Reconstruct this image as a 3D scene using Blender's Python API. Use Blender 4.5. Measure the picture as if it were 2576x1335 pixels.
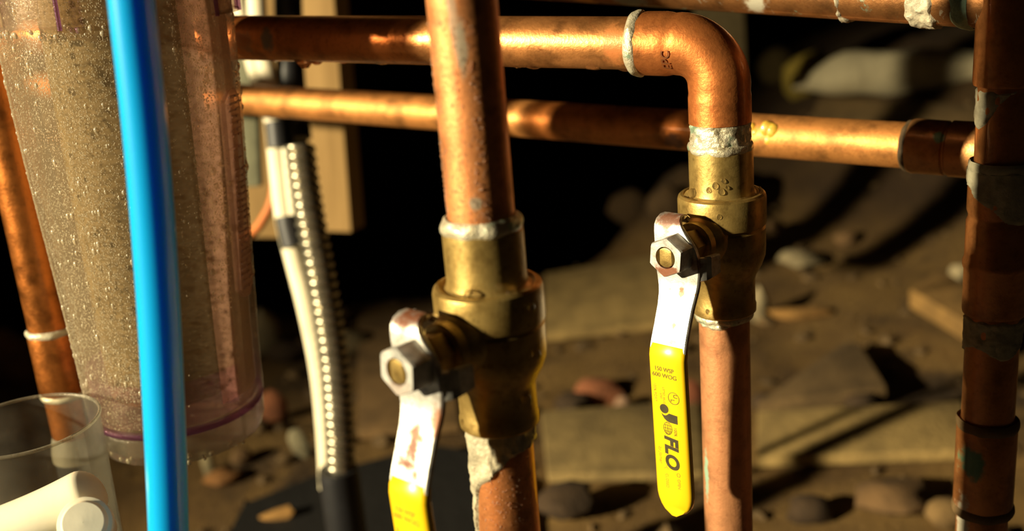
import bpy, bmesh, math, random
from mathutils import Vector, Matrix, noise

for _o in list(bpy.data.objects):
    bpy.data.objects.remove(_o)
S = bpy.context.scene
COL = S.collection
PI = math.pi

# ------------------------------------------------------------------ camera
FPX, CX, CY = 2750.0, 1288.0, 667.5            # focal length and centre for a 2576 x 1335 frame
CAM = Vector((0, 0, .62))
_d = Vector((714, 8633, 2750)).normalized()    # world "down" seen in camera axes (x right, y down, z forward)
_z = -_d
_y = (Vector((0, 0, 1)) - _d * _d.z).normalized()
_x = _y.cross(_z)
if _x.x < 0:
    _x = -_x
W = Matrix((_x, _y, _z))                       # camera axes -> world
camd = bpy.data.cameras.new('camera')
cam = bpy.data.objects.new('camera', camd)
COL.objects.link(cam)
R3 = Matrix((W @ Vector((1, 0, 0)), W @ Vector((0, -1, 0)), W @ Vector((0, 0, -1)))).transposed()
cam.matrix_world = Matrix.Translation(CAM) @ R3.to_4x4()
camd.sensor_width = 36
camd.lens = 36 * FPX / 2576
camd.clip_start = .01
camd.dof.use_dof = True
camd.dof.focus_distance = .443
camd.dof.aperture_fstop = 6.6
S.camera = cam

# ------------------------------------------------------------------ world, lamps, exposure
wd = bpy.data.worlds.new('World')
S.world = wd
wd.use_nodes = True
wd.node_tree.nodes['Background'].inputs[0].default_value = (1, .72, .42, 1)
wd.node_tree.nodes['Background'].inputs[1].default_value = .004

def lamp(name, kind, loc, target, energy, color, **kw):
    l = bpy.data.lights.new(name, kind)
    l.energy = energy
    l.color = color
    for k, v in kw.items():
        setattr(l, k, v)
    o = bpy.data.objects.new(name, l)
    COL.objects.link(o)
    o.location = loc
    o.rotation_euler = (Vector(target) - Vector(loc)).to_track_quat('-Z', 'Y').to_euler()
    return o

AIM = Vector((0, .46, .50))
LPOS = Vector((-2.996, -0.801, 1.36))
lamp('work_lamp', 'SPOT', LPOS, (-.03, .50, .47), 1300, (1, .84, .53), spot_size=math.radians(40), spot_blend=.9,
     shadow_soft_size=.05)
lamp('added_fill', 'AREA', (.75, -.55, 1.15), (.1, .7, .45), .05, (1, .78, .5), size=.7)  # added weak fill standing in for bounced light, no real source there

S.view_settings.view_transform = 'Standard'
S.view_settings.look = 'None'
S.view_settings.gamma = 1
S.view_settings.use_curve_mapping = False
S.view_settings.exposure = 0.0

# ------------------------------------------------------------------ helpers
def at(px, py, d):
    return CAM + W @ (Vector(((px - CX) / FPX, (py - CY) / FPX, 1)) * d)

def proj(p):
    c = W.transposed() @ (Vector(p) - CAM)
    return c.x / c.z * FPX + CX, c.y / c.z * FPX + CY, c.z

def zrow(p, py):
    """height on the vertical line through p where the picture row is py"""
    lo, hi = -1.0, 1.6
    for _ in range(50):
        m = (lo + hi) / 2
        if proj((p[0], p[1], m))[1] > py:
            lo = m
        else:
            hi = m
    return lo

def tag(o, label=None, cat=None, group=None, kind=None):
    if label: o['label'] = label
    if cat: o['category'] = cat
    if group: o['group'] = group
    if kind: o['kind'] = kind
    return o

def thing(name, loc, label, cat, group=None):
    o = bpy.data.objects.new(name, None)
    o.empty_display_size = .01
    COL.objects.link(o)
    o.location = loc
    return tag(o, label, cat, group)

class MB:
    def __init__(self, org=(0, 0, 0)):
        self.v, self.f, self.org = [], [], Vector(org)

    def add(self, verts, faces):
        n = len(self.v)
        self.v += [Vector(p) - self.org for p in verts]
        self.f += [[i + n for i in f] for f in faces]
        return self

    def grid(self, rows, closed=True, cap0=False, cap1=False):
        k = len(rows[0])
        vs = [p for r in rows for p in r]
        fs = []
        for i in range(len(rows) - 1):
            for j in range(k if closed else k - 1):
                a, b = i * k + j, i * k + (j + 1) % k
                fs.append([a, b, b + k, a + k])
        if cap0: fs.append(list(range(k))[::-1])
        if cap1: fs.append([(len(rows) - 1) * k + j for j in range(k)])
        return self.add(vs, fs)

    def lathe(self, prof, base, axis=(0, 0, 1), seg=48, fn=None, cap0=False, cap1=False, phase=0):
        """prof: (radius, height) pairs along axis from base; fn(theta, h, r) -> r"""
        ax = Vector(axis).normalized()
        u = ax.orthogonal().normalized() if abs(ax.z) < .999 else Vector((1, 0, 0))
        w = ax.cross(u)
        rows = []
        for r, h in prof:
            row = []
            for j in range(seg):
                t = 2 * PI * j / seg + phase
                rr = fn(t, h, r) if fn else r
                row.append(Vector(base) + ax * h + (u * math.cos(t) + w * math.sin(t)) * rr)
            rows.append(row)
        return self.grid(rows, True, cap0, cap1)

    def tube(self, path, rad, seg=24, caps=True, flat=1.0, up=None, fn=None):
        """rad: number, list or function of index; fn(i, theta) multiplies the radius"""
        P = [Vector(p) for p in path]
        n = len(P)
        T = [(P[min(i + 1, n - 1)] - P[max(i - 1, 0)]).normalized() for i in range(n)]
        u = (Vector(up) - T[0] * Vector(up).dot(T[0])).normalized() if up else T[0].orthogonal().normalized()
        rows = []
        for i in range(n):
            u = (u - T[i] * u.dot(T[i])).normalized()
            w = T[i].cross(u)
            r = rad(i) if callable(rad) else (rad[i] if isinstance(rad, (list, tuple)) else rad)
            row = []
            for j in range(seg):
                t = 2 * PI * j / seg
                rr = r * (fn(i, t) if fn else 1)
                row.append(P[i] + u * (rr * math.cos(t)) + w * (rr * flat * math.sin(t)))
            rows.append(row)
        return self.grid(rows, True, caps, caps)

    def prism(self, poly, h, frame):
        """poly of (a, b); frame = (origin, A, B, N); extruded from 0 to h along N"""
        o, A, B, N = [Vector(q) for q in frame]
        k = len(poly)
        vs = [o + A * a + B * b for a, b in poly] + [o + A * a + B * b + N * h for a, b in poly]
        fs = [list(range(k))[::-1], list(range(k, 2 * k))]
        fs += [[j, (j + 1) % k, (j + 1) % k + k, j + k] for j in range(k)]
        return self.add(vs, fs)

    def box(self, o, A, B, C):
        """o corner, A B C edge vectors"""
        o, A, B, C = [Vector(q) for q in (o, A, B, C)]
        vs = [o, o + A, o + A + B, o + B]
        vs += [p + C for p in vs]
        return self.add(vs, [[3, 2, 1, 0], [4, 5, 6, 7], [0, 1, 5, 4], [1, 2, 6, 5], [2, 3, 7, 6], [3, 0, 4, 7]])

    def build(self, name, mat, parent=None, smooth=True, angle=35, bevel=0, loc=None, sub=0):
        me = bpy.data.meshes.new(name)
        me.from_pydata([tuple(p) for p in self.v], [], self.f)
        bm = bmesh.new()
        bm.from_mesh(me)
        bmesh.ops.recalc_face_normals(bm, faces=bm.faces)
        if bevel:
            es = [e for e in bm.edges if len(e.link_faces) == 2 and e.calc_face_angle(0) > .6]
            bmesh.ops.bevel(bm, geom=es, offset=bevel, segments=2, affect='EDGES', profile=.6)
        bm.to_mesh(me)
        bm.free()
        if smooth:
            me.polygons.foreach_set('use_smooth', [True] * len(me.polygons))
            me.set_sharp_from_angle(angle=math.radians(angle))
        if mat: me.materials.append(mat)
        o = bpy.data.objects.new(name, me)
        COL.objects.link(o)
        if parent: o.parent = parent
        if loc: o.location = loc
        if sub:
            m = o.modifiers.new('sub', 'SUBSURF')
            m.levels = m.render_levels = sub
        return o

def smooth_path(pts, n=12):
    P = [Vector(p) for p in pts]
    P = [P[0] * 2 - P[1]] + P + [P[-1] * 2 - P[-2]]
    out = []
    for i in range(1, len(P) - 2):
        a, b, c, d = P[i - 1:i + 3]
        for k in range(n):
            t = k / n
            out.append(.5 * ((2 * b) + (c - a) * t + (2 * a - 5 * b + 4 * c - d) * t * t + (3 * b - a - 3 * c + d) * t ** 3))
    out.append(P[-2])
    return out

def sstep(a, b, x):
    t = min(1, max(0, (x - a) / (b - a)))
    return t * t * (3 - 2 * t)

# ------------------------------------------------------------------ materials
class NT:
    def __init__(self, name):
        self.m = bpy.data.materials.new(name)
        self.m.use_nodes = True
        self.t = self.m.node_tree
        self.b = self.t.nodes['Principled BSDF']
        self.out = self.t.nodes['Material Output']
        self.co = self.n('ShaderNodeTexCoord').outputs['Object']

    def n(self, kind, **kw):
        x = self.t.nodes.new(kind)
        for k, v in kw.items():
            setattr(x, k, v)
        return x

    def l(self, a, b):
        self.t.links.new(a, b)

    def noise(self, scale, detail=4, rough=.55, stretch=None, dist=0):
        x = self.n('ShaderNodeTexNoise')
        x.inputs['Scale'].default_value = scale
        x.inputs['Detail'].default_value = detail
        x.inputs['Roughness'].default_value = rough
        x.inputs['Distortion'].default_value = dist
        if stretch:
            mp = self.n('ShaderNodeMapping')
            mp.inputs['Scale'].default_value = stretch
            self.l(self.co, mp.inputs['Vector'])
            self.l(mp.outputs[0], x.inputs['Vector'])
        else:
            self.l(self.co, x.inputs['Vector'])
        return x.outputs['Fac']

    def ramp(self, fac, stops):
        x = self.n('ShaderNodeValToRGB')
        e = x.color_ramp.elements
        while len(e) < len(stops):
            e.new(.5)
        for k, (p, c) in enumerate(stops):
            e[k].position = p
            e[k].color = (*c, 1) if len(c) == 3 else c
        self.l(fac, x.inputs[0])
        return x.outputs[0]

    def mask(self, fac, a, b):
        x = self.n('ShaderNodeMapRange')
        x.interpolation_type = 'SMOOTHSTEP'
        x.inputs[1].default_value = a
        x.inputs[2].default_value = b
        self.l(fac, x.inputs[0])
        return x.outputs[0]

    def math(self, op, a, b=None):
        x = self.n('ShaderNodeMath', operation=op)
        for i, q in enumerate((a, b)):
            if q is None: continue
            if isinstance(q, (int, float)):
                x.inputs[i].default_value = q
            else:
                self.l(q, x.inputs[i])
        return x.outputs[0]

    def mix(self, fac, a, b):
        x = self.n('ShaderNodeMix', data_type='RGBA')
        for q, sock in ((fac, x.inputs[0]), (a, x.inputs[6]), (b, x.inputs[7])):
            if isinstance(q, (int, float)):
                sock.default_value = q
            elif isinstance(q, (tuple, list)):
                sock.default_value = (*q, 1)
            else:
                self.l(q, sock)
        return x.outputs[2]

    def set(self, **kw):
        for k, v in kw.items():
            s = self.b.inputs[k.replace('_', ' ')]
            if isinstance(v, (tuple, list)) and len(v) == 3 and s.type == 'RGBA':
                s.default_value = (*v, 1)
            elif hasattr(v, 'links') or isinstance(v, bpy.types.NodeSocket):
                self.l(v, s)
            else:
                s.default_value = v
        return self

    def bump(self, h, strength=.3, dist=.001):
        x = self.n('ShaderNodeBump')
        x.inputs['Strength'].default_value = strength
        x.inputs['Distance'].default_value = dist
        self.l(h, x.inputs['Height'])
        self.l(x.outputs[0], self.b.inputs['Normal'])
        return self

    def spot(self, col, p, r, c, soft=.45, nscale=220, amt=1.0, metal=None):
        """a stain of colour c and radius r (or (rx, ry, rz)) round point p, with a ragged edge"""
        mp = self.n('ShaderNodeMapping', vector_type='TEXTURE')
        mp.inputs['Location'].default_value = p
        mp.inputs['Scale'].default_value = (r, r, r) if isinstance(r, (int, float)) else r
        self.l(self.co, mp.inputs['Vector'])
        ln = self.n('ShaderNodeVectorMath', operation='LENGTH')
        self.l(mp.outputs[0], ln.inputs[0])
        nz = self.noise(nscale, 5, .65)
        d = self.math('ADD', ln.outputs['Value'], self.math('MULTIPLY', self.math('SUBTRACT', nz, .5), 1.6))
        mk = self.math('SUBTRACT', 1, self.mask(d, 1 - soft, 1))
        mk = self.math('MULTIPLY', mk, amt)
        return self.mix(mk, col, c), mk

COPPER = (.80, .29, .085)
def copper(name, stains=(), metal=.80, rough=.40, tone=COPPER, stretch=None, dark=.45, wet=.25, green=0.0):
    t = NT(name)
    dk = tuple(q * dark for q in tone)
    c = t.mix(t.mask(t.noise(70, 5, .6, stretch), .42, .72), tone, dk)
    c = t.mix(t.math('MULTIPLY', t.mask(t.noise(420, 3, .6), .5, .75), .45), c, (tone[0] * .55, tone[1] * .42, tone[2] * .4))
    if green:
        c = t.mix(t.math('MULTIPLY', t.mask(t.noise(95, 6, .7, dist=.6), .60, .66), green), c, (.30, .40, .28))
        c = t.mix(t.math('MULTIPLY', t.mask(t.noise(60, 6, .7, (1, 1.4, .6), dist=.9), .60, .64), green), c, (.62, .56, .42))
    met = None
    for s in stains:
        c, mk = t.spot(c, *s)
        inv = t.math('SUBTRACT', 1, t.math('MULTIPLY', mk, .8))
        met = inv if met is None else t.math('MULTIPLY', met, inv)
    t.set(Base_Color=c, Roughness=t.mask(t.noise(160, 4), -.15 + rough * .2, .6 + (1 - rough)),
          Coat_Weight=wet, Coat_Roughness=.12)
    t.b.inputs['Roughness'].default_value = rough
    rr = t.math('ADD', t.math('MULTIPLY', t.noise(150, 4), .24), rough - .12)
    t.l(rr, t.b.inputs['Roughness'])
    if met is not None:
        t.l(t.math('MULTIPLY', met, metal), t.b.inputs['Metallic'])
    else:
        t.set(Metallic=metal)
    t.bump(t.noise(650, 4, .6), .25, .0006)
    return t.m

def plain(name, c, rough=.6, metal=0, var=.35, scale=60, bump=.2, bscale=400, dist=.001, coat=0):
    t = NT(name)
    col = t.mix(t.mask(t.noise(scale, 5, .6), .35, .7), c, tuple(q * (1 - var) for q in c))
    t.set(Base_Color=col, Roughness=rough, Metallic=metal, Coat_Weight=coat, Coat_Roughness=.08)
    if bump: t.bump(t.noise(bscale, 4, .6), bump, dist)
    return t.m

def solder_mat():
    t = NT('solder')
    c = t.ramp(t.noise(190, 6, .65, dist=.5), [(.30, (.26, .20, .10)), (.46, (.62, .56, .40)), (.62, (.78, .72, .56)), (.72, (.34, .26, .12))])
    c = t.mix(t.math('MULTIPLY', t.mask(t.noise(120, 4), .56, .66), .8), c, (.28, .46, .32))
    t.set(Base_Color=c, Roughness=.36, Metallic=.45, Coat_Weight=.4, Coat_Roughness=.12)
    t.bump(t.noise(420, 5, .6), .6, .0016)
    return t.m
SOLDER = solder_mat()
FLUX = plain('dried_flux', (.62, .55, .40), .55, .15, .45, 130, .5, 500, .0012)
GREYFLUX = plain('grey_flux', (.50, .46, .32), .6, .2, .4, 130, .4, 500, .001)

def brass_mat():
    t = NT('brass')
    c = t.ramp(t.noise(130, 6, .6), [(.3, (.26, .165, .045)), (.5, (.47, .32, .10)), (.7, (.56, .40, .14))])
    c = t.mix(t.math('MULTIPLY', t.mask(t.noise(330, 4), .55, .7), .6), c, (.22, .14, .04))
    t.set(Base_Color=c, Metallic=.75, Coat_Weight=.15, Coat_Roughness=.2)
    t.l(t.math('ADD', t.math('MULTIPLY', t.noise(200, 3), .2), .32), t.b.inputs['Roughness'])
    t.bump(t.noise(900, 4, .65), .22, .0004)
    return t.m
BRASS = brass_mat()

def zinc_mat(name, org, n, rust):
    t = NT(name)
    c = t.ramp(t.noise(230, 5, .6), [(.32, (.34, .34, .32)), (.5, (.62, .61, .57)), (.66, (.78, .76, .71))])
    met = None
    c = t.mix(t.mask(t.noise(260, 5, .7), .655, .70), c, (.55, .20, .05))
    for s in rust:
        c, mk = t.spot(c, *s)
        inv = t.math('SUBTRACT', 1, t.math('MULTIPLY', mk, .9))
        met = inv if met is None else t.math('MULTIPLY', met, inv)
    t.set(Base_Color=c, Coat_Weight=.2)
    t.l(t.math('MULTIPLY', met, .55 if 'nut' in name else .82) if met else t.math('ADD', 0, .82), t.b.inputs['Metallic'])
    t.l(t.math('ADD', t.math('MULTIPLY', t.noise(260, 4), .30), .30), t.b.inputs['Roughness'])
    t.bump(t.noise(500, 5, .7), .2, .0005)
    return t.m

def water_mat():
    t = NT('water')
    t.set(Base_Color=(1, 1, 1), Roughness=0.02, IOR=1.33, Transmission_Weight=1.0)
    return t.m
WATER = water_mat()
def bead_mat():
    t = NT('misty_bead')
    t.set(Base_Color=(.92, .84, .62), Roughness=.12, IOR=1.33, Transmission_Weight=.72, Coat_Weight=1.0, Coat_Roughness=.2)
    return t.m
BEAD = bead_mat()
MIST = NT('fine_water_bead')
MIST.set(Base_Color=(.95, .80, .62), Roughness=.08, IOR=1.33, Transmission_Weight=.9, Coat_Weight=1.0, Coat_Roughness=.22)
MIST = MIST.m

def haze_plastic(name, tint, haze_col, haze, mist=0, gl=.5):
    t = NT(name)
    tr = t.n('ShaderNodeBsdfTransparent'); tr.inputs[0].default_value = (*tint, 1)
    df = t.n('ShaderNodeBsdfDiffuse'); df.inputs[0].default_value = (*haze_col, 1)
    tl = t.n('ShaderNodeBsdfTranslucent'); tl.inputs[0].default_value = (*haze_col, 1)
    gs = t.n('ShaderNodeBsdfGlossy'); gs.inputs['Roughness'].default_value = .12
    bp = t.n('ShaderNodeBump'); bp.inputs['Strength'].default_value = .35; bp.inputs['Distance'].default_value = .0008
    t.l(t.noise(700, 4, .7), bp.inputs['Height'])
    for q in (df, tl, gs): t.l(bp.outputs[0], q.inputs['Normal'])
    def mixs(f, a, b):
        x = t.n('ShaderNodeMixShader')
        if isinstance(f, (int, float)): x.inputs[0].default_value = f
        else: t.l(f, x.inputs[0])
        t.l(a.outputs[0], x.inputs[1]); t.l(b.outputs[0], x.inputs[2])
        return x
    hz = mixs(.55, df, tl)
    f = t.math('ADD', t.math('MULTIPLY', t.mask(t.noise(90, 4, .6), .35, .7), mist), haze) if mist else haze
    a = mixs(f, tr, hz)
    lw = t.n('ShaderNodeLayerWeight'); lw.inputs['Blend'].default_value = .18
    b = mixs(t.math('MULTIPLY', lw.outputs['Fresnel'], gl), a, gs)
    t.l(b.outputs[0], t.out.inputs[0])
    return t.m
BOWL = haze_plastic('bowl_plastic', (.97, .91, .87), (.70, .59, .38), .12, .06)
RIM = haze_plastic('violet_rim_plastic', (.80, .60, .86), (.42, .17, .40), .20)
CLEAR = haze_plastic('clear_plastic', (.96, .94, .90), (.8, .74, .62), .10, .06, .8)
TUBM = haze_plastic('tub_plastic', (.93, .92, .88), (.72, .68, .58), .05, .03, .7)

# ------------------------------------------------------------------ ground and room shell
def H(x, y):
    z = 0.0
    z += .26 * sstep(.30, .95, x) * sstep(1.55, 2.5, y)                      # bank rising at the right
    z += .05 * sstep(.15, .4, x) * sstep(1.9, 2.4, y)
    z += .15 * math.exp(-((x - .345) / .10) ** 2 - ((y - 2.0) / .14) ** 2)                       # hump at the lip of the pit
    edge = 1.80 + .10 * sstep(-.3, .1, x) + .25 * sstep(.08, .36, x) + .7 * sstep(.34, .62, x) + .03 * noise.noise((x * 6, 0, 1.3))
    z -= 1.0 * sstep(edge, edge + .16, y)                                    # the dark pit behind
    z += .016 * noise.noise((x * 5, y * 5, 0)) + .008 * noise.noise((x * 17, y * 17, 4)) + .003 * noise.noise((x * 55, y * 55, 2))
    return z

def floor_mat():
    t = NT('dirt')
    c = t.ramp(t.noise(4.5, 6, .6), [(.30, (.06, .03, .007)), (.45, (.17, .095, .024)), (.6, (.28, .165, .045)), (.72, (.15, .08, .02))])
    c = t.mix(t.math('MULTIPLY', t.mask(t.noise(2.6, 5, .65, dist=.6), .52, .66), .9), c, (.035, .018, .006))
    c = t.mix(t.math('MULTIPLY', t.mask(t.noise(60, 5, .7), .5, .7), .5), c, (.15, .08, .025))
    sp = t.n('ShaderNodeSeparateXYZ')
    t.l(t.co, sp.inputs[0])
    near_dark = t.math('SUBTRACT', 1, t.mask(t.math('ADD', sp.outputs['Y'], t.math('MULTIPLY', t.noise(5, 4), .25)), .85, 1.1))
    c = t.mix(t.math('MULTIPLY', near_dark, .9), c, (.022, .013, .006))          # soil colour darkened close to the pipes to cut bounced light
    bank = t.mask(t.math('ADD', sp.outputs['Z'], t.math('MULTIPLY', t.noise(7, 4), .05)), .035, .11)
    c = t.mix(t.math('MULTIPLY', bank, .75), c, (.045, .023, .008))         # bank colour darkened in place of the lamp beam's falloff
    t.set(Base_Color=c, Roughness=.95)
    t.bump(t.noise(90, 6, .7), .8, .012)
    return t.m
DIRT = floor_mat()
mb = MB()
NX, NY = 150, 130
X0, X1, Y0, Y1 = -2.3, 2.3, -.6, 3.8
rows = []
for j in range(NY + 1):
    y = Y0 + (Y1 - Y0) * j / NY
    rows.append([(X0 + (X1 - X0) * i / NX, y, H(X0 + (X1 - X0) * i / NX, y)) for i in range(NX + 1)])
mb.grid(rows, closed=False)
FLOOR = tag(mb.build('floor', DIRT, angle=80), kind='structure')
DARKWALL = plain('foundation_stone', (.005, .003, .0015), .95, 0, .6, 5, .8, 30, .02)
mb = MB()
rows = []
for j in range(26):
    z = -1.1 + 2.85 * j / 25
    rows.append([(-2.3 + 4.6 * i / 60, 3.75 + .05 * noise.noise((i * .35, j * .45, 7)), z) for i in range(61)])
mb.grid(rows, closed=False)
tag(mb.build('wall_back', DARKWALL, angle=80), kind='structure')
WOODDK = plain('subfloor_wood', (.10, .055, .02), .85, 0, .5, 12, .4, 120, .003)
mb = MB()
mb.box((-2.3, -.6, 1.75), (4.6, 0, 0), (0, 4.4, 0), (0, 0, .03))
tag(mb.build('ceiling', WOODDK, smooth=False), kind='structure')

def ground_at(px, py):
    d = W @ Vector(((px - CX) / FPX, (py - CY) / FPX, 1))
    t, p = .5, None
    while t < 4.5:
        p = CAM + d * t
        if p.z < H(p.x, p.y): return p
        t += .004
    return p

# ------------------------------------------------------------------ pipes
PR = .0111
def ring_solder(mb, c, axis, r, h, amp=.0009, seg=56, seed=0, thick=.0013):
    """a lumpy bead of solder round a joint, centred on c"""
    ax = Vector(axis).normalized()
    def fn(t, hh, rr):
        return rr + amp * (noise.noise((math.cos(t) * 2.6 + seed, math.sin(t) * 2.6, hh * 260)) + .3)
    n = 7
    prof = [(r - .0004 + thick * math.sin(PI * k / (n - 1)) ** .6, -h / 2 + h * k / (n - 1)) for k in range(n)]
    mb.lathe(prof, Vector(c), ax, seg, fn)
    return mb

def sheath(mb, base, axis, r, z0, z1, top, bot, seg=72, nz=40, thick=.0009, seed=0):
    """a skin of dried flux hugging a pipe where top(theta) > z > bot(theta), ragged, buried elsewhere"""
    ax = Vector(axis).normalized()
    def fn(t, h, rr):
        a, b = bot(t), top(t)
        m = min((h - a) / .0016, (b - h) / .0016, 1)
        nz_ = noise.noise((math.cos(t) * 3 + seed, math.sin(t) * 3, h * 130))
        m += .9 * nz_
        return r - .0010 + (.0010 + thick * (1 + .5 * noise.noise((math.cos(t) * 8, math.sin(t) * 8, h * 500)))) * min(1, max(0, m))
    prof = [(r, z0 + (z1 - z0) * k / nz) for k in range(nz + 1)]
    mb.lathe(prof, base, ax, seg, fn)
    return mb

def drops_on(mb, pts, seg=8, rings=3):
    """hemispherical water beads: (point, normal, radius, stretch down)"""
    for p, n, r, s in pts:
        n = Vector(n).normalized()
        dn = Vector((0, 0, -1)) - n * n.dot(Vector((0, 0, -1)))
        dn = dn.normalized() if dn.length > 1e-4 else n.orthogonal()
        sd = n.cross(dn)
        rows = []
        for k in range(rings):
            a = PI / 2 * k / rings
            rr, hh = r * math.cos(a), r * .75 * math.sin(a) - r * .08
            rows.append([Vector(p) + n * hh + dn * (rr * s * math.cos(2 * PI * j / seg)) + sd * (rr * math.sin(2 * PI * j / seg)) for j in range(seg)])
        k0 = len(mb.v)
        mb.grid(rows, True)
        mb.v.append(Vector(p) + n * (r * .67) - mb.org)
        a = k0 + (rings - 1) * seg
        mb.f += [[a + j, a + (j + 1) % seg, len(mb.v) - 1] for j in range(seg)]
    return mb

def line(a, b, n):
    a, b = Vector(a), Vector(b)
    return [a + (b - a) * (k / n) for k in range(n + 1)]

RA = at(1824, 900, .488)          # axis of the right valve, its elbow and lower pipe
LA = at(1205, 480, .355)          # axis of the left valve and its two pipes
GA = at(2502, 750, .470)           # axis of the far right vertical pipe
CEIL = 1.75

# --- rear wall-side horizontal pipe (second row)
p2a, p2b = at(650, 252, .80), at(2545, 384, .497)
dirp2 = (p2b - p2a).normalized()
def onp2(px):
    lo, hi = -1.5, 1.5
    for _ in range(50):
        m = (lo + hi) / 2
        if proj(p2a + dirp2 * m)[0] < px: lo = m
        else: hi = m
    return p2a + dirp2 * lo
org = onp2(1500)
t = thing('copper_pipe', org, 'blurry rear copper water pipe crossing behind both valves, with yellow blobs and a seamed coupling', 'pipe')
stain = [(tuple(onp2(1700) - org + Vector((0, -.009, -.004))), (.012, .008, .006), (.10, .05, .025), .5, 180)]
MB(org).tube(line(p2a - dirp2 * .35, p2b, 40), PR, 32).build('tube', copper('rear_copper', stain, tone=(.72, .31, .085), rough=.54, wet=.08, metal=.7), t)
q0, q1 = onp2(2290), onp2(2478)
cm = copper('coupling_copper', [(tuple(onp2(2350) - org + Vector((-.003, -.012, .008))), .0035, (.22, .42, .24), .4, 260)], tone=(.72, .34, .12), rough=.42)
mb = MB(org)
LN = (q1 - q0).length
mid = .53 * LN
mb.lathe([(PR, 0), (.0126, .0006), (.0131, .002), (.0129, mid - .0012), (.0121, mid - .0004), (.0121, mid + .0004), (.0132, mid + .0012), (.0132, LN - .001), (PR, LN)], q0, dirp2, 40)
mb.build('coupling', cm, t)
ring_solder(MB(org), q0, dirp2, PR, .005, .0008, seed=3).build('solder_ring', plain('dark_solder', (.12, .08, .04), .6, .3), t)
YEL = plain('yellow_flux', (.80, .50, .06), .35, 0, .4, 300, .5, 500, .001, .5)
mb = MB(org)
nrm = Vector((-.25, -.96, .1)).normalized()
for px, dz, r in ((1892, .001, .0034), (1905, -.001, .003), (1932, .0015, .0042), (1946, .0005, .004), (1940, -.004, .0035), (1953, -.0065, .0022)):
    c = onp2(px) + nrm * (PR - .001) + Vector((0, 0, dz + .003))
    def lump(tt, h, rr, s=px): return rr * (1 + .25 * noise.noise((math.cos(tt) * 2 + s, math.sin(tt) * 2, h * 400)))
    mb.lathe([(.0001, r * .5), (r * .5, r * .42), (r * .85, r * .2), (r, -.0004), (r * .9, -.002)], c, nrm, 14, lump, cap0=True)
mb.build('flux_blob', YEL, t)

# --- front horizontal pipe with elbow into the right valve
zc = zrow(RA, 112)
corner = Vector((RA.x, RA.y, zc))
far = at(600, 95, .555)
dh = (far - corner).normalized()                   # away from the elbow, to the left
pxp = lambda px: next(corner + dh * (k * .0005) for k in range(900) if proj(corner + dh * (k * .0005))[0] <= px)
t = thing('copper_pipe', corner, 'front horizontal copper pipe with an elbow turning down into the right valve', 'pipe')
elbow_root = t
st = []
for px, c, r in ((648, (.30, .27, .20), (.010, .008, .006)), (704, (.14, .20, .17), (.004, .006, .008)), (640, (.55, .22, .07), (.012, .01, .005)), (1560, (.62, .20, .06), (.006, .012, .012))):
    st.append((tuple(pxp(px) - corner + Vector((-.004, -.009, 0))), r, c, .6, 150, .8))
st.append((tuple(pxp(1480) - corner + Vector((-.004, -.008, -.008))), (.03, .01, .004), (.22, .09, .03), .7, 260, .8))
HP = copper('front_copper', st, tone=(.85, .36, .115), rough=.38)
MB(corner).tube(line(corner + dh * .030, corner + dh * .75, 60), PR, 40).build('tube', HP, t)
ELB = copper('elbow_copper', (), tone=(.80, .27, .075), rough=.44, wet=.35)
dv = Vector((0, 0, -1))
BR = .0165
path, rads = [], []
L = .0335
for k in range(9):
    path.append(corner + dh * (L - (L - BR - .002) * k / 8)); rads.append(.0133 if k < 7 else (.0131 if k == 7 else .0127))
ctr = corner + dh * BR + dv * BR
for k in range(0, 17):
    a = PI / 2 * k / 16
    path.append(ctr - dv * (BR * math.cos(a)) - dh * (BR * math.sin(a)))
    rads.append(.0126 + .0003 * math.cos(2 * a) ** 2)
zl = zrow(RA, 306)
zb = corner.z - BR - .001
for k in range(1, 9):
    path.append(Vector((RA.x, RA.y, zb + (zl - zb) * k / 8))); rads.append(.0130 if k > 1 else .0127)
MB(corner).tube(path, rads, 48, up=(0, -1, 0)).build('elbow_fitting', ELB, t)
ring_solder(MB(corner), corner + dh * (L + .0008), dh, .0124, .0058, .0010, seed=1, thick=.0017).build('solder_ring', SOLDER, t)
# stamped letters on the elbow cup
def word(s, size, fr, parent, mat, bold=0, shear=0, align='CENTER', name='lettering', thick=0, org=None, sx=1):
    """flat writing: fr = (origin, text-x axis, text-y axis, normal)"""
    cu = bpy.data.curves.new('text', 'FONT')
    cu.body = s
    cu.size = 1
    cu.align_x = align
    cu.align_y = 'CENTER'
    cu.offset = bold
    cu.shear = shear
    ob = bpy.data.objects.new('text', cu)
    COL.objects.link(ob)
    dg = bpy.context.evaluated_depsgraph_get()
    me = bpy.data.meshes.new_from_object(ob.evaluated_get(dg))
    bpy.data.objects.remove(ob)
    o, A, B, N = [Vector(q) for q in fr]
    v = [o + A * (p.co.x * size * sx) + B * (p.co.y * size) for p in me.vertices]
    f = [list(p.vertices) for p in me.polygons]
    bpy.data.meshes.remove(me)
    return v, f
STAMP_SHADE = plain('stamp_shadow', (.20, .07, .02), .6, .3, .2, 200, 0)  # flat dark colour in place of the shade inside the stamped letters
fr_n = Vector((-.22, -.90, -.38)).normalized()
fr_a = (-dh - fr_n * (-dh).dot(fr_n)).normalized()
fr_b = fr_n.cross(fr_a)
vv, ff = word('EPC', .0052, (corner + dh * .0215 + fr_n * .01335, fr_b, -fr_a, fr_n), None, None, .01)
cc = corner + dh * .0215
vv = [cc + dh * (p - cc).dot(dh) + ((p - cc) - dh * (p - cc).dot(dh)).normalized() * .01336 for p in vv]
MB(corner).add(vv, ff).build('stamped_lettering', STAMP_SHADE, t, smooth=False)
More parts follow.
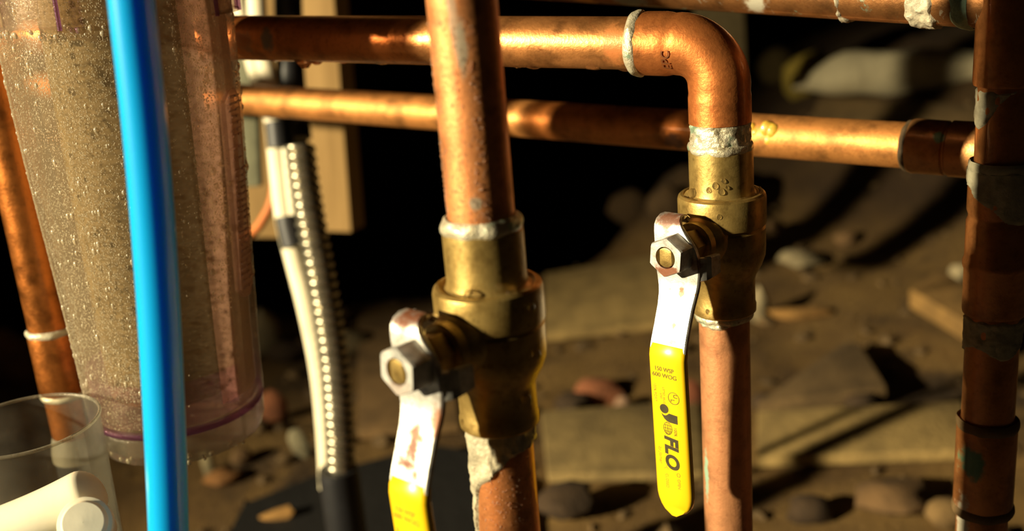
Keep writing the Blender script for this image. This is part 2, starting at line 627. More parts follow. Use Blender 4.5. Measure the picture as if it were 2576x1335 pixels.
# water hanging under the pipe
pts = []
for px, r, l in ((760, .0032, .0042), (790, .0026, .0022), (860, .0020, .0012), (960, .0028, .0010), (1300, .0022, .0010), (1345, .0030, .0013), (1500, .0035, .0010), (1575, .0028, .0014), (690, .0025, .0010)):
    c = pxp(px) + Vector((0, 0, -PR + .0006))
    MB(corner).lathe([(r * 1.9, .0009), (r * 1.5, -.0001), (r, -l * .55), (r * .55, -l * .92), (.0001, -l)], c, (0, 0, 1), 16, cap1=True).build('hanging_drop', WATER, t)

# --- top horizontal pipe into the far right pipe
zt = zrow(GA, 2)
tr_ = Vector((GA.x, GA.y, zt))
tl_ = at(1430, -50, .60)
dt = (tl_ - tr_).normalized()
onpt = lambda px: next(tr_ + dt * (k * .0005) for k in range(1400) if proj(tr_ + dt * (k * .0005))[0] <= px)
t = thing('copper_pipe', tr_, 'stained copper pipe along the top edge with pale and green crust', 'pipe')
st = [(tuple(onpt(1480) - tr_ + Vector((-.004, -.008, -.007))), (.012, .01, .008), (.70, .36, .05), .4, 150),
      (tuple(onpt(1600) - tr_ + Vector((-.004, -.008, -.006))), (.03, .012, .008), (.36, .42, .33), .5, 150),
      (tuple(onpt(1910) - tr_ + Vector((-.004, -.009, -.004))), (.006, .012, .010), (.45, .42, .33), .5, 190)]
MB(tr_).tube(line(tr_, tr_ + dt * .55, 40), PR + .0004, 40).build('tube', copper('stained_copper', st, tone=(.32, .14, .045), rough=.5, green=.75), t)
mb = MB(tr_)
for px, r, hw in ((2345, .0012, .0050), (2140, .0009, .0026)):
    c = onpt(px)
    sheath(mb, c - dt * .012, dt, PR + .0006, 0, .024, lambda a: .012 + hw + .0015 * math.sin(a * 2 + px), lambda a: .012 - hw + .0015 * math.sin(a + px), 80, 60, r, seed=px % 7)
mb.build('flux_drip', FLUX, t)
ring_solder(MB(tr_), tr_ + dt * .0165, dt, PR + .0006, .007, .0007, seed=8, thick=.0009).build('solder_ring', plain('green_crust', (.33, .50, .36), .6, .1, .45, 150, .6, 400, .001), t)

# --- far right vertical pipe
zr = lambda y: zrow(GA, y)
base = Vector((GA.x, GA.y, H(GA.x, GA.y) - .01))
t = thing('copper_pipe', base, 'dim vertical copper pipe at the right edge with several couplings', 'pipe')
st = [(tuple(Vector((GA.x - .009, GA.y - .006, zr(1140))) - base), (.006, .01, .010), (.10, .22, .12), .5, 160),
      (tuple(Vector((GA.x - .011, GA.y - .004, zr(1300))) - base), (.003, .006, .02), (.60, .55, .42), .5, 220)]
RT = copper('dim_copper', st, tone=(.62, .25, .075), rough=.46, dark=.5, wet=.3)
MB(base).tube(line(base, (GA.x, GA.y, CEIL), 60), PR, 40).build('tube', RT, t)
def sleeve(y0, y1, crease, name, r=.0130):
    a, b = zr(y1), zr(y0)
    prof = [(PR, 0), (r - .0003, .0005), (r, .0018)]
    for y, kind in crease:
        h = zr(y) - a
        if kind == 'in': prof += [(r, h - .0025), (r - .0007, h - .0006), (r - .0007, h + .0006), (r, h + .0025)]
        else: prof += [(r, h - .003), (r + .0007, h - .001), (r + .0007, h + .001), (r, h + .003)]
    prof += [(r, b - a - .0018), (r - .0003, b - a - .0005), (PR, b - a)]
    return MB(base).lathe(prof, (GA.x, GA.y, a), (0, 0, 1), 44).build(name, RT, t)
sleeve(418, 786, [(660, 'out'), (540, 'in')], 'coupling')
sleeve(1056, 1268, [], 'coupling', .0128)
sleeve(-130, 214, [], 'tee_fitting', .0131)
mb = MB(base)
sheath(mb, (GA.x, GA.y, 0), (0, 0, 1), PR, zr(330), zr(216), lambda a: zr(217), lambda a: zr(225 + 100 * max(0, -math.cos(a)) ** 2), 64, 30, .0006, 2)
mb.build('dried_flux', GREYFLUX, t)
mb = MB(base)
sheath(mb, (GA.x, GA.y, 0), (0, 0, 1), .0132, zr(585), zr(410), lambda a: zr(414), lambda a: zr(500 + 55 * math.sin(a + 2.6)), 64, 40, .0006, 5)
mb.build('dried_flux', GREYFLUX, t)
mb = MB(base)
sheath(mb, (GA.x, GA.y, 0), (0, 0, 1), PR, zr(905), zr(786), lambda a: zr(788), lambda a: zr(875 + 14 * math.sin(a * 3)), 64, 40, .0009, 9)
mb.build('dried_flux', GREYFLUX, t)
for y, s in ((415, 1), (1060, 4), (1272, 6)):
    ring_solder(MB(base), (GA.x, GA.y, zr(y)), (0, 0, 1), .0127, .005, .0006, seed=s, thick=.0009).build('solder_ring', GREYFLUX if s == 1 else plain('brown_solder', (.22, .14, .06), .6, .3), t)

# --- left copper pipe behind the filter
LP = at(132, 830, .573)
LPt = at(-52, 0, .523)
ax = (LPt - LP).normalized()
lz = lambda py: next(LP + ax * (k * .0005 - .25) for k in range(1400) if proj(LP + ax * (k * .0005 - .25))[1] <= py)
b0 = lz(1092)
t = thing('copper_pipe', b0, 'leaning copper pipe at the left edge, running down behind the clear filter', 'pipe')
LC = copper('left_copper', (), tone=(.80, .27, .06), rough=.34, wet=.2, metal=.92)
MB(b0).tube(line(b0 - ax * .01, LP + ax * .5, 50), PR + .0005, 40).build('tube', LC, t)
ln = (lz(832) - lz(985)).length
MB(b0).lathe([(PR, 0), (.0126, .0005), (.0129, .002), (.0129, ln - .002), (.0126, ln - .0005), (PR, ln)], lz(985), ax, 40).build('coupling', LC, t)
CREAM = plain('cream_solder', (.72, .66, .48), .45, .35, .3, 150, .4)
for y in (830, 986, 128):
    ring_solder(MB(b0), lz(y), ax, .0122, .0042, .0006, seed=y).build('solder_ring', CREAM, t)
MB(b0).lathe([(.0140, -.013), (.0138, -.008), (.0128, -.003), (.0118, .001)], b0, ax, 32).build('pipe_adapter', plain('grey_adapter', (.20, .18, .13), .6), t)
MB(b0).tube([b0 - ax * .012, b0 - ax * .20, Vector(((b0 - ax * .30).x, (b0 - ax * .30).y, 0))], .0130, 24).build('pipe_sleeve', plain('black_sleeve', (.012, .011, .010), .6), t)

# ------------------------------------------------------------------ ball valves
AZ = math.radians(43)
VN = Vector((-math.sin(AZ), -math.cos(AZ), 0))     # the stem points this way
VT = Vector((-VN.y, VN.x, 0))                      # right when facing the lever
VV = Vector((0, 0, 1))
YELLOW = NT('yellow_vinyl')
YELLOW.set(Base_Color=(.95, .60, .010), Roughness=.32, Coat_Weight=.5, Coat_Roughness=.12)
YELLOW = YELLOW.m
INK = plain('dark_ink', (.055, .042, .012), .6, 0, .3, 300, 0)
BROWNINK = plain('brown_ink', (.20, .14, .012), .6, 0, .3, 300, 0)
PALEINK = plain('worn_ink', (.42, .30, .012), .6, 0, .3, 300, 0)
RUSTED = None

def strip(mb, stations, thick, org, A, B, N, bev=.0007, tip=False):
    """stations (v, w, half width): a bar swept in the B-N plane with rounded rectangular section along A"""
    P = [Vector((q[0], q[1])) for q in stations]
    rows = []
    for i, q in enumerate(stations):
        v, w, h = q[:3]
        off = q[3] if len(q) > 3 else 0
        tg = (P[min(i + 1, len(P) - 1)] - P[max(i - 1, 0)]).normalized()
        nr = Vector((tg.y, -tg.x))                 # outward (towards +w when heading down)
        if nr.y < 0 and abs(nr.y) > .3: nr = -nr
        b = min(bev, h * .4)
        t2 = thick / 2 if not isinstance(thick, (list, tuple)) else thick[i] / 2
        sec = [(-h, -t2 + b), (-h, t2 - b), (-h + b, t2), (h - b, t2), (h, t2 - b), (h, -t2 + b), (h - b, -t2), (-h + b, -t2)]
        rows.append([org + A * (a + off) + B * (v + nr.x * c) + N * (w + nr.y * c) for a, c in sec])
    mb.grid(rows, True, True, True)
    return mb

def ball_valve(axis_pt, z0, label, rust, writing, fuzzy=False, k=1.0):
    base = Vector((axis_pt.x, axis_pt.y, z0))
    t = thing('ball_valve', base, label, 'valve')
    mm = .001
    prof = [(11.2, 0), (13.2, 0), (13.9, .8), (14.0, 3.5), (13.6, 5), (13.6, 15.5), (14.2, 17.5), (16.6, 22), (18.0, 26), (18.3, 30), (18.3, 38.4), (17.6, 39.2), (17.6, 39.8), (18.6, 40.4),
            (18.7, 41.5), (18.7, 51.6), (18.3, 53.0), (17.4, 53.8), (16.2, 53.9), (15.6, 53.3), (14.9, 53.0), (13.9, 54.0), (13.5, 56), (13.5, 71.5), (13.4, 73), (12.6, 74), (11.1, 74)]
    ZS = .074 * k
    sc = ZS / .074
    MB(base).lathe([(r * mm, h * mm * sc) for r, h in prof], base, (0, 0, 1), 64).build('body', BRASS, t, angle=28)
    zs = 36.8 * mm * sc
    so = base + VV * zs                             # where the stem axis crosses the pipe axis
    MB(base).lathe([(11, 12), (11, 17.5), (10.6, 18.6), (9.6, 20), (9.2, 24.5), (8.6, 25.2), (0.01, 25.2)], (0, 0, 0), (0, 0, 1), 4)
    mb = MB(base)
    mb.lathe([(r * mm, h * mm) for r, h in [(11.5, 12), (11.3, 17), (10.2, 19), (9.3, 20.2), (9.2, 23.6), (8.6, 24.2), (4, 24.3)]], so, VN, 40)
    mb.build('stem_boss', BRASS, t)
    mb = MB(base)
    hexp = lambda r, ph: [(r * math.cos(PI / 3 * j + ph), r * math.sin(PI / 3 * j + ph)) for j in range(6)]
    mb.prism([(a * mm, b * mm) for a, b in hexp(7.6, .2)], 6.5 * mm, (so + VN * (24.0 * mm), VT, VV, VN))
    mb.build('packing_nut', BRASS, t, bevel=.0004)
    # lever: head plate with folded-back rim, cranked arm and a vinyl sleeve
    lo = so + VN * (34.0 * mm)
    lev_st = [(10.6, -10.5, 4.0, -5.0), (12.0, -8.5, 4.6, -5.4), (12.9, -6.0, 5.0, -5.6), (12.9, -3.4, 5.4, -5.5), (12.0, -1.4, 6.0, -5.0), (10.2, -.2, 6.9, -4.2), (8, .2, 7.8, -3.2), (5, .3, 8.9, -2.0), (2, .3, 9.8, -1.0),
              (-2, .3, 10.4, -.3), (-6, .3, 10.5, 0), (-9, .25, 10.4, 0), (-12.5, .3, 10.0, 0), (-15.5, .6, 9.5, 0), (-18.5, 1.4, 9.0, 0), (-23, 3.2, 8.6, 0), (-30, 6.1, 8.5, 0), (-36, 8.5, 8.6, 0), (-39, 9.5, 8.7, 0),
              (-42, 10.1, 8.7, 0), (-60, 9.4, 8.2, 0), (-100, 7.6, 7.3, 0)]
    rs = 1.75 if fuzzy else 1.4
    zm = zinc_mat('zinc_' + ('l' if fuzzy else 'r'), lo, VN, [(tuple(lo + VT * (a * mm) + VV * (b * mm) + VN * (w * mm) - base), (r[0] * rs * mm, r[0] * rs * mm, r[1] * rs * mm), c, s, ns, am) for a, b, w, r, c, s, ns, am in rust])
    mb = strip(MB(base), [(v * mm, w * mm, h * mm, c * mm) for v, w, h, c in lev_st], 2.6 * mm, lo, VT, VV, VN, .0005)
    lever = mb.build('lever', zm, t, angle=40)
    # stop arm turned back towards the body at the right edge of the head
    mb = MB(base)
    arm = [(6.0, .3, 5.0), (8.2, .2, 5.0), (9.8, -.6, 5.0), (10.8, -2.2, 4.9), (11.2, -5, 4.7), (11.3, -8, 4.5), (11.3, -11.5, 4.2)]
    strip(mb, [(a * mm, w * mm, h * mm) for a, w, h in arm], 2.6 * mm, lo - VV * (6.5 * mm), VV, VT, VN, .0005)
    mb.build('stop_arm', zm, lever, angle=40)
    # grip sleeve
    gs, th = [], []
    n0, n1 = -38.2, -117.5
    for i in range(34):
        f = i / 33
        v = n0 + (n1 - n0) * f
        w = 9.5 + .9 * sstep(0, .06, f) - 2.6 * f
        if v > -41: w -= (v + 41) * .22
        hw = 8.7 + .3 * f
        e = v - n1
        if e < 12.0: hw *= max(.18, math.sqrt(max(0, 1 - ((12.0 - e) / 12.2) ** 2.3)))
        gs.append((v * mm, w * mm, hw * mm)); th.append((4.6 if f > .02 else 3.4) * mm)
    ga = strip(MB(base), gs, th, lo, VT, VV, VN, .0013).build('grip', YELLOW, lever, angle=50)
    # print on the grip
    def face(v):                                    # surface height of the grip front at v (mm)
        f = (v - n0) / (n1 - n0)
        return (9.5 + .9 - 2.6 * f + 2.3 + .10) * mm
    slope = Vector((VV * 1 + VN * (2.6 / (n0 - n1)))).normalized()
    def put(mb, s, a, v, size, rot=True, bold=0, shear=0, sx=1, al='CENTER'):
        v += 3.2
        o = lo + VT * (a * mm) + VV * (v * mm) + VN * face(v)
        fr = (o, -slope, VT, VN) if rot else (o, VT, slope, VN)
        mb.add(*word(s, size * mm, fr, None, None, bold, shear, al, sx=sx))
    def flat(mb, pts, holes=False):
        return mb.add([lo + VT * (a * mm) + VV * ((v + 3.2) * mm) + VN * face(v + 3.2) for a, v in pts], [list(range(len(pts)))])
    def ringp(mb, a, v, ra, rv, w, n=28, t0=0, t1=2 * PI):
        pts, fs = [], []
        v += 3.2
        for j in range(n + 1):
            q = t0 + (t1 - t0) * j / n
            for d in (0, w):
                pts.append(lo + VT * ((a + (ra - d) * math.cos(q)) * mm) + VV * ((v + (rv - d) * math.sin(q)) * mm) + VN * face(v))
        for j in range(n):
            fs.append([2 * j, 2 * j + 1, 2 * j + 3, 2 * j + 2])
        return mb.add(pts, fs)
    INK2 = PALEINK if fuzzy else BROWNINK
    def one(ink, name, fn, *args):
        mb = MB(base)
        fn(mb, *args)
        mb.build(name, ink, lever, smooth=False)
    one(INK2, 'lettering', put, '150 WSP', -.9, -51.2, 2.75, False, .012, 0, .92)
    one(INK2, 'lettering', put, '600 WOG', -.8, -54.0, 2.75, False, .012, 0, 1.0)
    def mark(mb):
        ringp(mb, 3.2, -63.4, 2.8, 2.8, .28)
        put(mb, 'U', 3.9, -62.3, 2.6, True, .02); put(mb, 'L', 2.5, -64.5, 2.6, True, .02)
    one(INK2, 'printed_mark', mark)
    for w_ in (('100%', 3.1, -79.0, 1.9, True, .01),):
        one(INK2, 'lettering', put, *w_)
    for w_ in (('100% PORT', -6.0, -62.5, 1.75, True, .008), ('LISTED 88UO', -1.7, -63.2, 1.35, True, .008), ('116P80', -3.2, -63.0, 1.35, True, .008),
               ('by Jomar', -5.2, -92.0, 2.3, True, .004, .25), ('TM', -2.6, -96.8, 1.0, True), ('CLOSED', -2.6, -104.0, 1.9, True, .004), ('OPEN', 3.4, -104.0, 1.9, True, .008)):
        one(PALEINK, 'lettering', put, *w_)
    one(PALEINK, 'printed_mark', ringp, 3.4, -99.6, 1.0, 1.1, .3, 6)
    one(PALEINK, 'printed_mark', ringp, -2.6, -98.6, 1.1, 1.3, .25, 8, .3, 2.9)
    if writing:
        mb = MB(base)
        flat(mb, [(-1.9 + 2.15 * math.cos(2 * PI * j / 26), -69.3 + 2.15 * math.sin(2 * PI * j / 26)) for j in range(26)])
        # J: upright stem with a hook sweeping under to the ball
        J = [(4.5, -71.3), (4.5, -75.2), (.6, -75.2), (-.9, -74.8), (-2.1, -73.9), (-3.0, -72.6), (-3.4, -71.6), (-2.4, -72.3), (-1.3, -72.3), (-.2, -71.6), (.4, -71.0)]
        flat(mb, J)
        ringp(mb, -.6, -78.2, 2.15, 3.0, .24)
        for q in (.5, .0):
            ringp(mb, -.6, -78.2, 2.15 * q + .12, 3.0, .2)
        for dv_, hw in ((0, 2.0), (1.4, 1.8), (-1.4, 1.8)):
            flat(mb, [(-.6 - hw, -78.2 + dv_ - .1), (-.6 + hw, -78.2 + dv_ - .1), (-.6 + hw, -78.2 + dv_ + .1), (-.6 - hw, -78.2 + dv_ + .1)])
        put(mb, 'FLO', .4, -89.6, 9.0, True, .045, .12, sx=.98)
        mb.build('logo', INK, lever, smooth=False)
    # hex nut and the flat-sided brass stem end
    nt = zinc_mat('nut_' + ('l' if fuzzy else 'r'), lo, VN, [(tuple(lo + VT * (1 * mm) - VV * (6.5 * mm) + VN * (9 * mm) - base), (.009, .009, .0045), (.20, .055, .012), .5, 260, .95 if not fuzzy else .4),
                                                             (tuple(lo + VT * (-1 * mm) + VN * (9 * mm) - base), .0052, (.24, .07, .016), .5, 350, .6)])
    mb = MB(base)
    no = lo + VN * (1.4 * mm)
    HX = hexp(8.7, .42)
    HXs = [(a * .93, b * .93) for a, b in HX]
    seg = 24
    circ = [(4.5 * math.cos(2 * PI * j / seg), 4.5 * math.sin(2 * PI * j / seg)) for j in range(seg)]
    def hexr(tt, hx):                                # radius of the hexagon outline at angle tt
        q = (tt - .42) % (PI / 3) - PI / 6
        return hx * math.cos(PI / 6) / math.cos(q)
    rows = []
    for rad, h in ((8.7, 0), (8.7, 7.3), (8.25, 8.2), (None, 8.2), (None, 5.0)):
        rows.append([no + VT * ((hexr(2 * PI * j / 48, rad) if rad else 4.6) * mm * math.cos(2 * PI * j / 48)) + VV * ((hexr(2 * PI * j / 48, rad) if rad else 4.6) * mm * math.sin(2 * PI * j / 48)) + VN * (h * mm) for j in range(48)])
    mb.grid(rows, True)
    mb.build('hex_nut', nt, t, angle=25)
    mb = MB(base)
    cut = 2.9
    poly = []
    for j in range(36):
        a = 2 * PI * j / 36
        poly.append((max(-cut, min(cut, 4.1 * math.cos(a))) * mm, 4.1 * math.sin(a) * mm))
    mb.prism(poly, 18.9 * mm, (so + VN * (24.5 * mm), VT, VV, VN))
    mb.build('stem', BRASS, t, bevel=.0003)
    return t, base, sc

z0R = zrow(RA, 781)
RU, RO = (.17, .045, .010), (.30, .09, .018)
rustR = [(-4, 12, -2, (7, 3.2), RU, .6, 300, .9), (2.5, -17, 2, (1.4, 3.2), RO, .6, 420, .9), (1.5, -30, 7.4, (1.0, 1.6), RO, .6, 500, .8), (2, -36, 9.6, (1.8, 1.4), (.10, .085, .05), .6, 500, .7), (9, -4, 1.5, (3, 3), RU, .6, 300, .8),
         (-1, -24, 4.6, (.9, 1.2), RO, .6, 500, .6)]
vR, bR, scR = ball_valve(RA, z0R, 'right brass ball valve under the copper elbow, with a fully seen yellow lever', rustR, True)
z0L = zrow(LA, 1061)
rustL = [(-.2, -22.3, 4.4, (2.2, 1.7), RU, .8, 430, 1), (1.0, -24, 4.9, (3.6, 1.2), RO, .8, 430, .9), (-.3, -28, 6.6, (2.2, 3.2), RU, .8, 430, 1),
         (-1.8, -32.6, 8.4, (3.4, 1.7), RU, .8, 430, 1), (3.0, -35, 9.4, (1.1, 1.1), RO, .7, 430, .9), (8.6, -19, 2.5, (2.2, 6), RO, .7, 300, .9), (-4, 12.5, -4, (5, 2.6), RU, .6, 300, .95)]
vL, bL, scL = ball_valve(LA, z0L, 'nearer left brass ball valve whose yellow lever is cut off by the bottom edge', rustL, False, True, .955)

# --- pipes of the right valve
t = thing('copper_pipe', (RA.x, RA.y, H(RA.x, RA.y) - .01), 'vertical copper pipe running down from the right valve behind its yellow lever', 'pipe')
o = t.location.copy()
MB(o).tube(line(o, (RA.x, RA.y, z0R + .012), 40), PR, 40).build('tube', copper('lower_right_copper', [(tuple(Vector((RA.x - .0105, RA.y - .004, zrow(RA, 1180))) - o), (.0012, .003, .016), (.30, .46, .33), .6, 200)],
                                                                          tone=(.68, .31, .14), rough=.52, metal=.55, wet=.15, dark=.62), t)
mb = MB(o)
sheath(mb, (RA.x, RA.y, 0), (0, 0, 1), PR, zrow(RA, 860), z0R + .001, lambda a: z0R + .001, lambda a: zrow(RA, 806) - .0016 * math.sin(a * 2), 64, 30, .0012, 3)
ring_solder(mb, (RA.x, RA.y, z0R - .001), (0, 0, 1), .0116, .0045, .0008, seed=5, thick=.0016)
mb.build('solder_ring', SOLDER, t)
# solder neck between elbow and valve (part of the elbow run)
mb = MB(corner)
za, zb_ = z0R + .0735 * scR, zl
sheath(mb, (RA.x, RA.y, 0), (0, 0, 1), PR + .0005, za - .002, zb_ + .004, lambda a: zb_ + .0015 + .0012 * math.sin(a * 3), lambda a: za - .01, 72, 30, .0011, 7)
ring_solder(mb, (RA.x, RA.y, za), (0, 0, 1), .0122, .0050, .0010, seed=2, thick=.0019)
mb.build('solder_neck', SOLDER, elbow_root)

# --- pipes of the left valve
zLt = z0L + .074 * scL
topo = Vector((LA.x, LA.y, zLt))
t = thing('copper_pipe', topo, 'thick beaded copper pipe running up from the left valve to the top edge', 'pipe')
UL_ = [(tuple(Vector((LA.x - .001, LA.y - .0108, zrow(LA, 105))) - topo), (.0022, .006, .012), (.26, .26, .20), .6, 180, .85),
       (tuple(Vector((LA.x - .003, LA.y - .0105, zrow(LA, 30))) - topo), (.0018, .006, .016), (.36, .30, .22), .6, 150, .7),
       (tuple(Vector((LA.x - .001, LA.y - .0108, zrow(LA, 490))) - topo), (.0025, .005, .003), (.26, .28, .22), .6, 220, .8),
       (tuple(Vector((LA.x - .002, LA.y - .0108, zLt)) - topo), (.012, .012, .004), (.66, .20, .10), .6, 150, .8)]
MB(topo).tube(line((LA.x, LA.y, zLt - .015), (LA.x, LA.y, CEIL), 60), PR, 48).build('tube', copper('upper_copper', UL_, tone=(.82, .33, .12), rough=.50, wet=.12, metal=.68), t)
rnd = random.Random(4)
pts = []
for _ in range(560):
    a = rnd.uniform(math.radians(178), math.radians(286))
    z = zLt + .003 + (zrow(LA, 60) - zLt) * rnd.random() ** 1.25
    n = Vector((math.cos(a), math.sin(a), 0))
    r = .00020 + .00032 * rnd.random() ** 3
    pts.append((Vector((LA.x, LA.y, z)) + n * PR, n, r, 1.1))
tag(drops_on(MB(topo), pts).build('water_bead', MIST, t), kind='stuff')
mb = MB(topo)
ring_solder(mb, (LA.x, LA.y, zLt + .0012), (0, 0, 1), .0120, .0060, .0010, seed=11, thick=.0018)
mb.build('solder_ring', SOLDER, t)

o = Vector((LA.x, LA.y, H(LA.x, LA.y) - .01))
t = thing('copper_pipe', o, 'copper pipe below the left valve, half coated in grey dried flux', 'pipe')
MB(o).tube(line(o, (LA.x, LA.y, z0L + .012), 40), PR, 40).build('tube', copper('lower_left_copper', (), tone=(.74, .29, .10), rough=.45, wet=.35), t)
mb = MB(o)
def flux_low(a):                                    # long runs on the left side, short in front
    c = -math.cos(a)
    return zrow(LA, 1095) - .003 - .013 * max(0, c * .7 - .6 * math.sin(a)) ** 2 - .034 * max(0, c) ** 10
sheath(mb, (LA.x, LA.y, 0), (0, 0, 1), PR, z0L - .10, z0L + .001, lambda a: z0L + .002, flux_low, 96, 90, .0012, 13)
mb.build('dried_flux', plain('pale_flux', (.60, .54, .38), .5, .2, .4, 150, .6, 380, .0016, .3), t)
pts = []
for _ in range(330):
    a = rnd.uniform(math.radians(225), math.radians(330))
    z = rnd.uniform(zrow(LA, 1360), zrow(LA, 1130))
    n = Vector((math.cos(a), math.sin(a), 0))
    pts.append((Vector((LA.x, LA.y, z)) + n * (PR + .0001), n, .00014 + .00032 * rnd.random() ** 3, 1.15))
tag(drops_on(MB(o), pts).build('water_bead', MIST, t), kind='stuff')

# water caught on the two valve shoulders
for vt, vb, sc, lst in ((vL, bL, scL, [(248, .0156, 54.2, .0021), (300, .0158, 54.2, .0017), (285, .0137, 56.5, .0009), (178, .0160, 54.2, .0014), (262, .0188, 43, .0006), (318, .0189, 48, .0012), (322, .0188, 30, .0013), (318, .0140, 12, .0017), (205, .0138, 4, .0008)]),
                        (vR, bR, scR, [(196, .0158, 54.5, .0022), (202, .0150, 56, .0016), (248, .0137, 60, .0013), (258, .0137, 57.5, .0014), (262, .0137, 62, .0010), (236, .0137, 58, .0011), (268, .0137, 59, .0008), (330, .0150, 55, .0014), (345, .0160, 54.6, .0012), (255, .0188, 48, .0010), (228, .0138, 4, .0010)])):
    pts = []
    for deg, r, h, s in lst:
        a = math.radians(deg)
        n = Vector((math.cos(a), math.sin(a), .35 if h > 52 else 0))
        pts.append((vb + Vector((math.cos(a) * r, math.sin(a) * r, h * .001 * sc)), n, s, 1.25))
    for q in pts:
        drops_on(MB(vb), [q], 14, 5).build('water_drop', WATER, vt)

# ------------------------------------------------------------------ clear water filter
FS = 1.046
fa, fb = at(446, 1000, .5195 * FS), at(302, 100, .469 * FS)
fax = (fb - fa).normalized()
fpx = lambda py: next(fa + fax * (k * .0005 - .06) for k in range(900) if proj(fa + fax * (k * .0005 - .06))[1] <= py)
f0 = fpx(1086)
filt = thing('water_filter', f0, 'clear pinkish water filter housing beaded with condensation at the left', 'water filter')
filt.rotation_mode = 'QUATERNION'
filt.rotation_quaternion = Vector((0, 0, 1)).rotation_difference(fax)
Rq = filt.rotation_quaternion.to_matrix()
hz = lambda py: (fpx(py) - f0).length / FS
filt.scale = (FS, FS, FS)
hb, hc = hz(1020), hz(46)
HT = hc + .085
def rbowl(h):
    f = (h - hb) / (hc - hb)
    return .0402 + .0075 * sstep(0, 1, f * .95 + .05) + .0005 * f
prof = [(.0305, hb + .001), (.037, hb + .0004), (.0392, hb + .0018), (rbowl(hb + .005), hb + .005)]
prof += [(rbowl(hb + .005 + (HT - hb - .005) * k / 30), hb + .005 + (HT - hb - .005) * k / 30) for k in range(1, 31)]
inner = [(r - .0030, max(h, hb + .004)) for r, h in reversed(prof[2:])]
bowl = MB().lathe(prof + inner, (0, 0, 0), (0, 0, 1), 96).build('bowl', BOWL, filt)
MB().lathe([(.0390 + .0013 * math.cos(q), hb + .0028 + .0018 * math.sin(q)) for q in [2 * PI * k / 10 for k in range(11)]], (0, 0, 0), (0, 0, 1), 80).build('bottom_rim', RIM, filt)
MB().lathe([(rbowl(hb + .005) - .0036, hb + .0045), (rbowl(hb + .02) - .0034, hb + .014), (rbowl(hb + .03) - .0033, hb + .026)], (0, 0, 0), (0, 0, 1), 80).build('violet_glow_band', haze_plastic('violet_glow_plastic', (.88, .76, .90), (.62, .26, .56), .12, .12, .2), filt)  # added band, its violet colour stands in for the glow low on the wall
def wob(tt, h, r): return r + .0006 * noise.noise((math.cos(tt) * 9, math.sin(tt) * 9, h * 300))
MB().lathe([(.0001, .0012), (.031, .0006), (.0350, 0), (.0372, .0015), (.0388, .006), (.0394, hb - .001), (.0388, hb + .0003), (.0362, hb + .0003), (.0355, .004), (.0001, .004)], (0, 0, 0), (0, 0, 1), 72, wob).build('base_ring', CLEAR, filt)
def cartridge_mat():
    t = NT('filter_media')
    c = t.mix(t.mask(t.noise(60, 5, .6, (1, 1, .25)), .4, .7), (.20, .17, .075), (.155, .13, .055))
    wv = t.n('ShaderNodeTexWave', wave_type='BANDS', bands_direction='Z')
    wv.inputs['Scale'].default_value = 90
    wv.inputs['Distortion'].default_value = 6
    t.l(t.co, wv.inputs['Vector'])
    c = t.mix(t.math('MULTIPLY', wv.outputs['Fac'], .08), c, (.12, .095, .045))
    t.set(Base_Color=c, Roughness=.8)
    t.bump(wv.outputs['Fac'], .3, .001)
    return t.m
MB().lathe([(.001, hb + .0105), (.026, hb + .010), (.0285, hb + .012), (.0285, hb + .017), (.0292, hb + .018), (.0305, hb + .08), (.0318, HT - .002)], (0, 0, 0), (0, 0, 1), 72, cap0=True).build('cartridge', cartridge_mat(), filt)
for a0, a1 in ((176, 212), (226, 264), (338, 374), (24, 60), (76, 110), (126, 160)):
    ra, rb = rbowl(hc) + .0002, rbowl(hc) + .0036
    mb = MB()
    rows = []
    for z, dr in ((hc + .0012, -.0008), (hc, -.0002), (hc + .001, .0), (HT - .01, .0)):
        rows.append([(q * math.cos(a), q * math.sin(a), z) for a, q in
                     [(math.radians(a0 + (a1 - a0) * k / 6), rb + dr) for k in range(7)] + [(math.radians(a1 - (a1 - a0) * k / 6), ra) for k in range(7)]])
    mb.grid(rows, True, True, True)
    mb.build('grip_lug', BOWL, filt, bevel=0)
    mb = MB()                                       # violet moulded edges of the lug
    for a in (a0, a1):
        a = math.radians(a)
        c, s = math.cos(a), math.sin(a)
        mb.tube([(c * (rb - .0006), s * (rb - .0006), hc - .0004), (c * (rb - .0006), s * (rb - .0006), HT - .011)], .0009, 8)
    mb.build('lug_edge', RIM, filt)
MB().lathe([(.048, HT - .03), (.062, HT - .028), (.063, HT), (.060, HT + .03), (.03, HT + .034), (.0001, HT + .034)], (0, 0, 0), (0, 0, 1), 64).build('filter_head', plain('head_plastic', (.10, .10, .11), .4), filt)
mb = MB()                                           # fogged strip added on the right to brighten the wall
rows = []
for k in range(25):
    h = hb + .010 + (HT - .03 - hb - .010) * k / 24
    rows.append([((rbowl(h) - .0031) * math.cos(a), (rbowl(h) - .0031) * math.sin(a), h) for a in [math.radians(319 + 66 * j / 20) for j in range(21)]])
mb.grid(rows, closed=False)
mb.build('fogged_film', haze_plastic('fog_film', (.95, .88, .85), (.95, .68, .56), .46, .16, .1), filt)
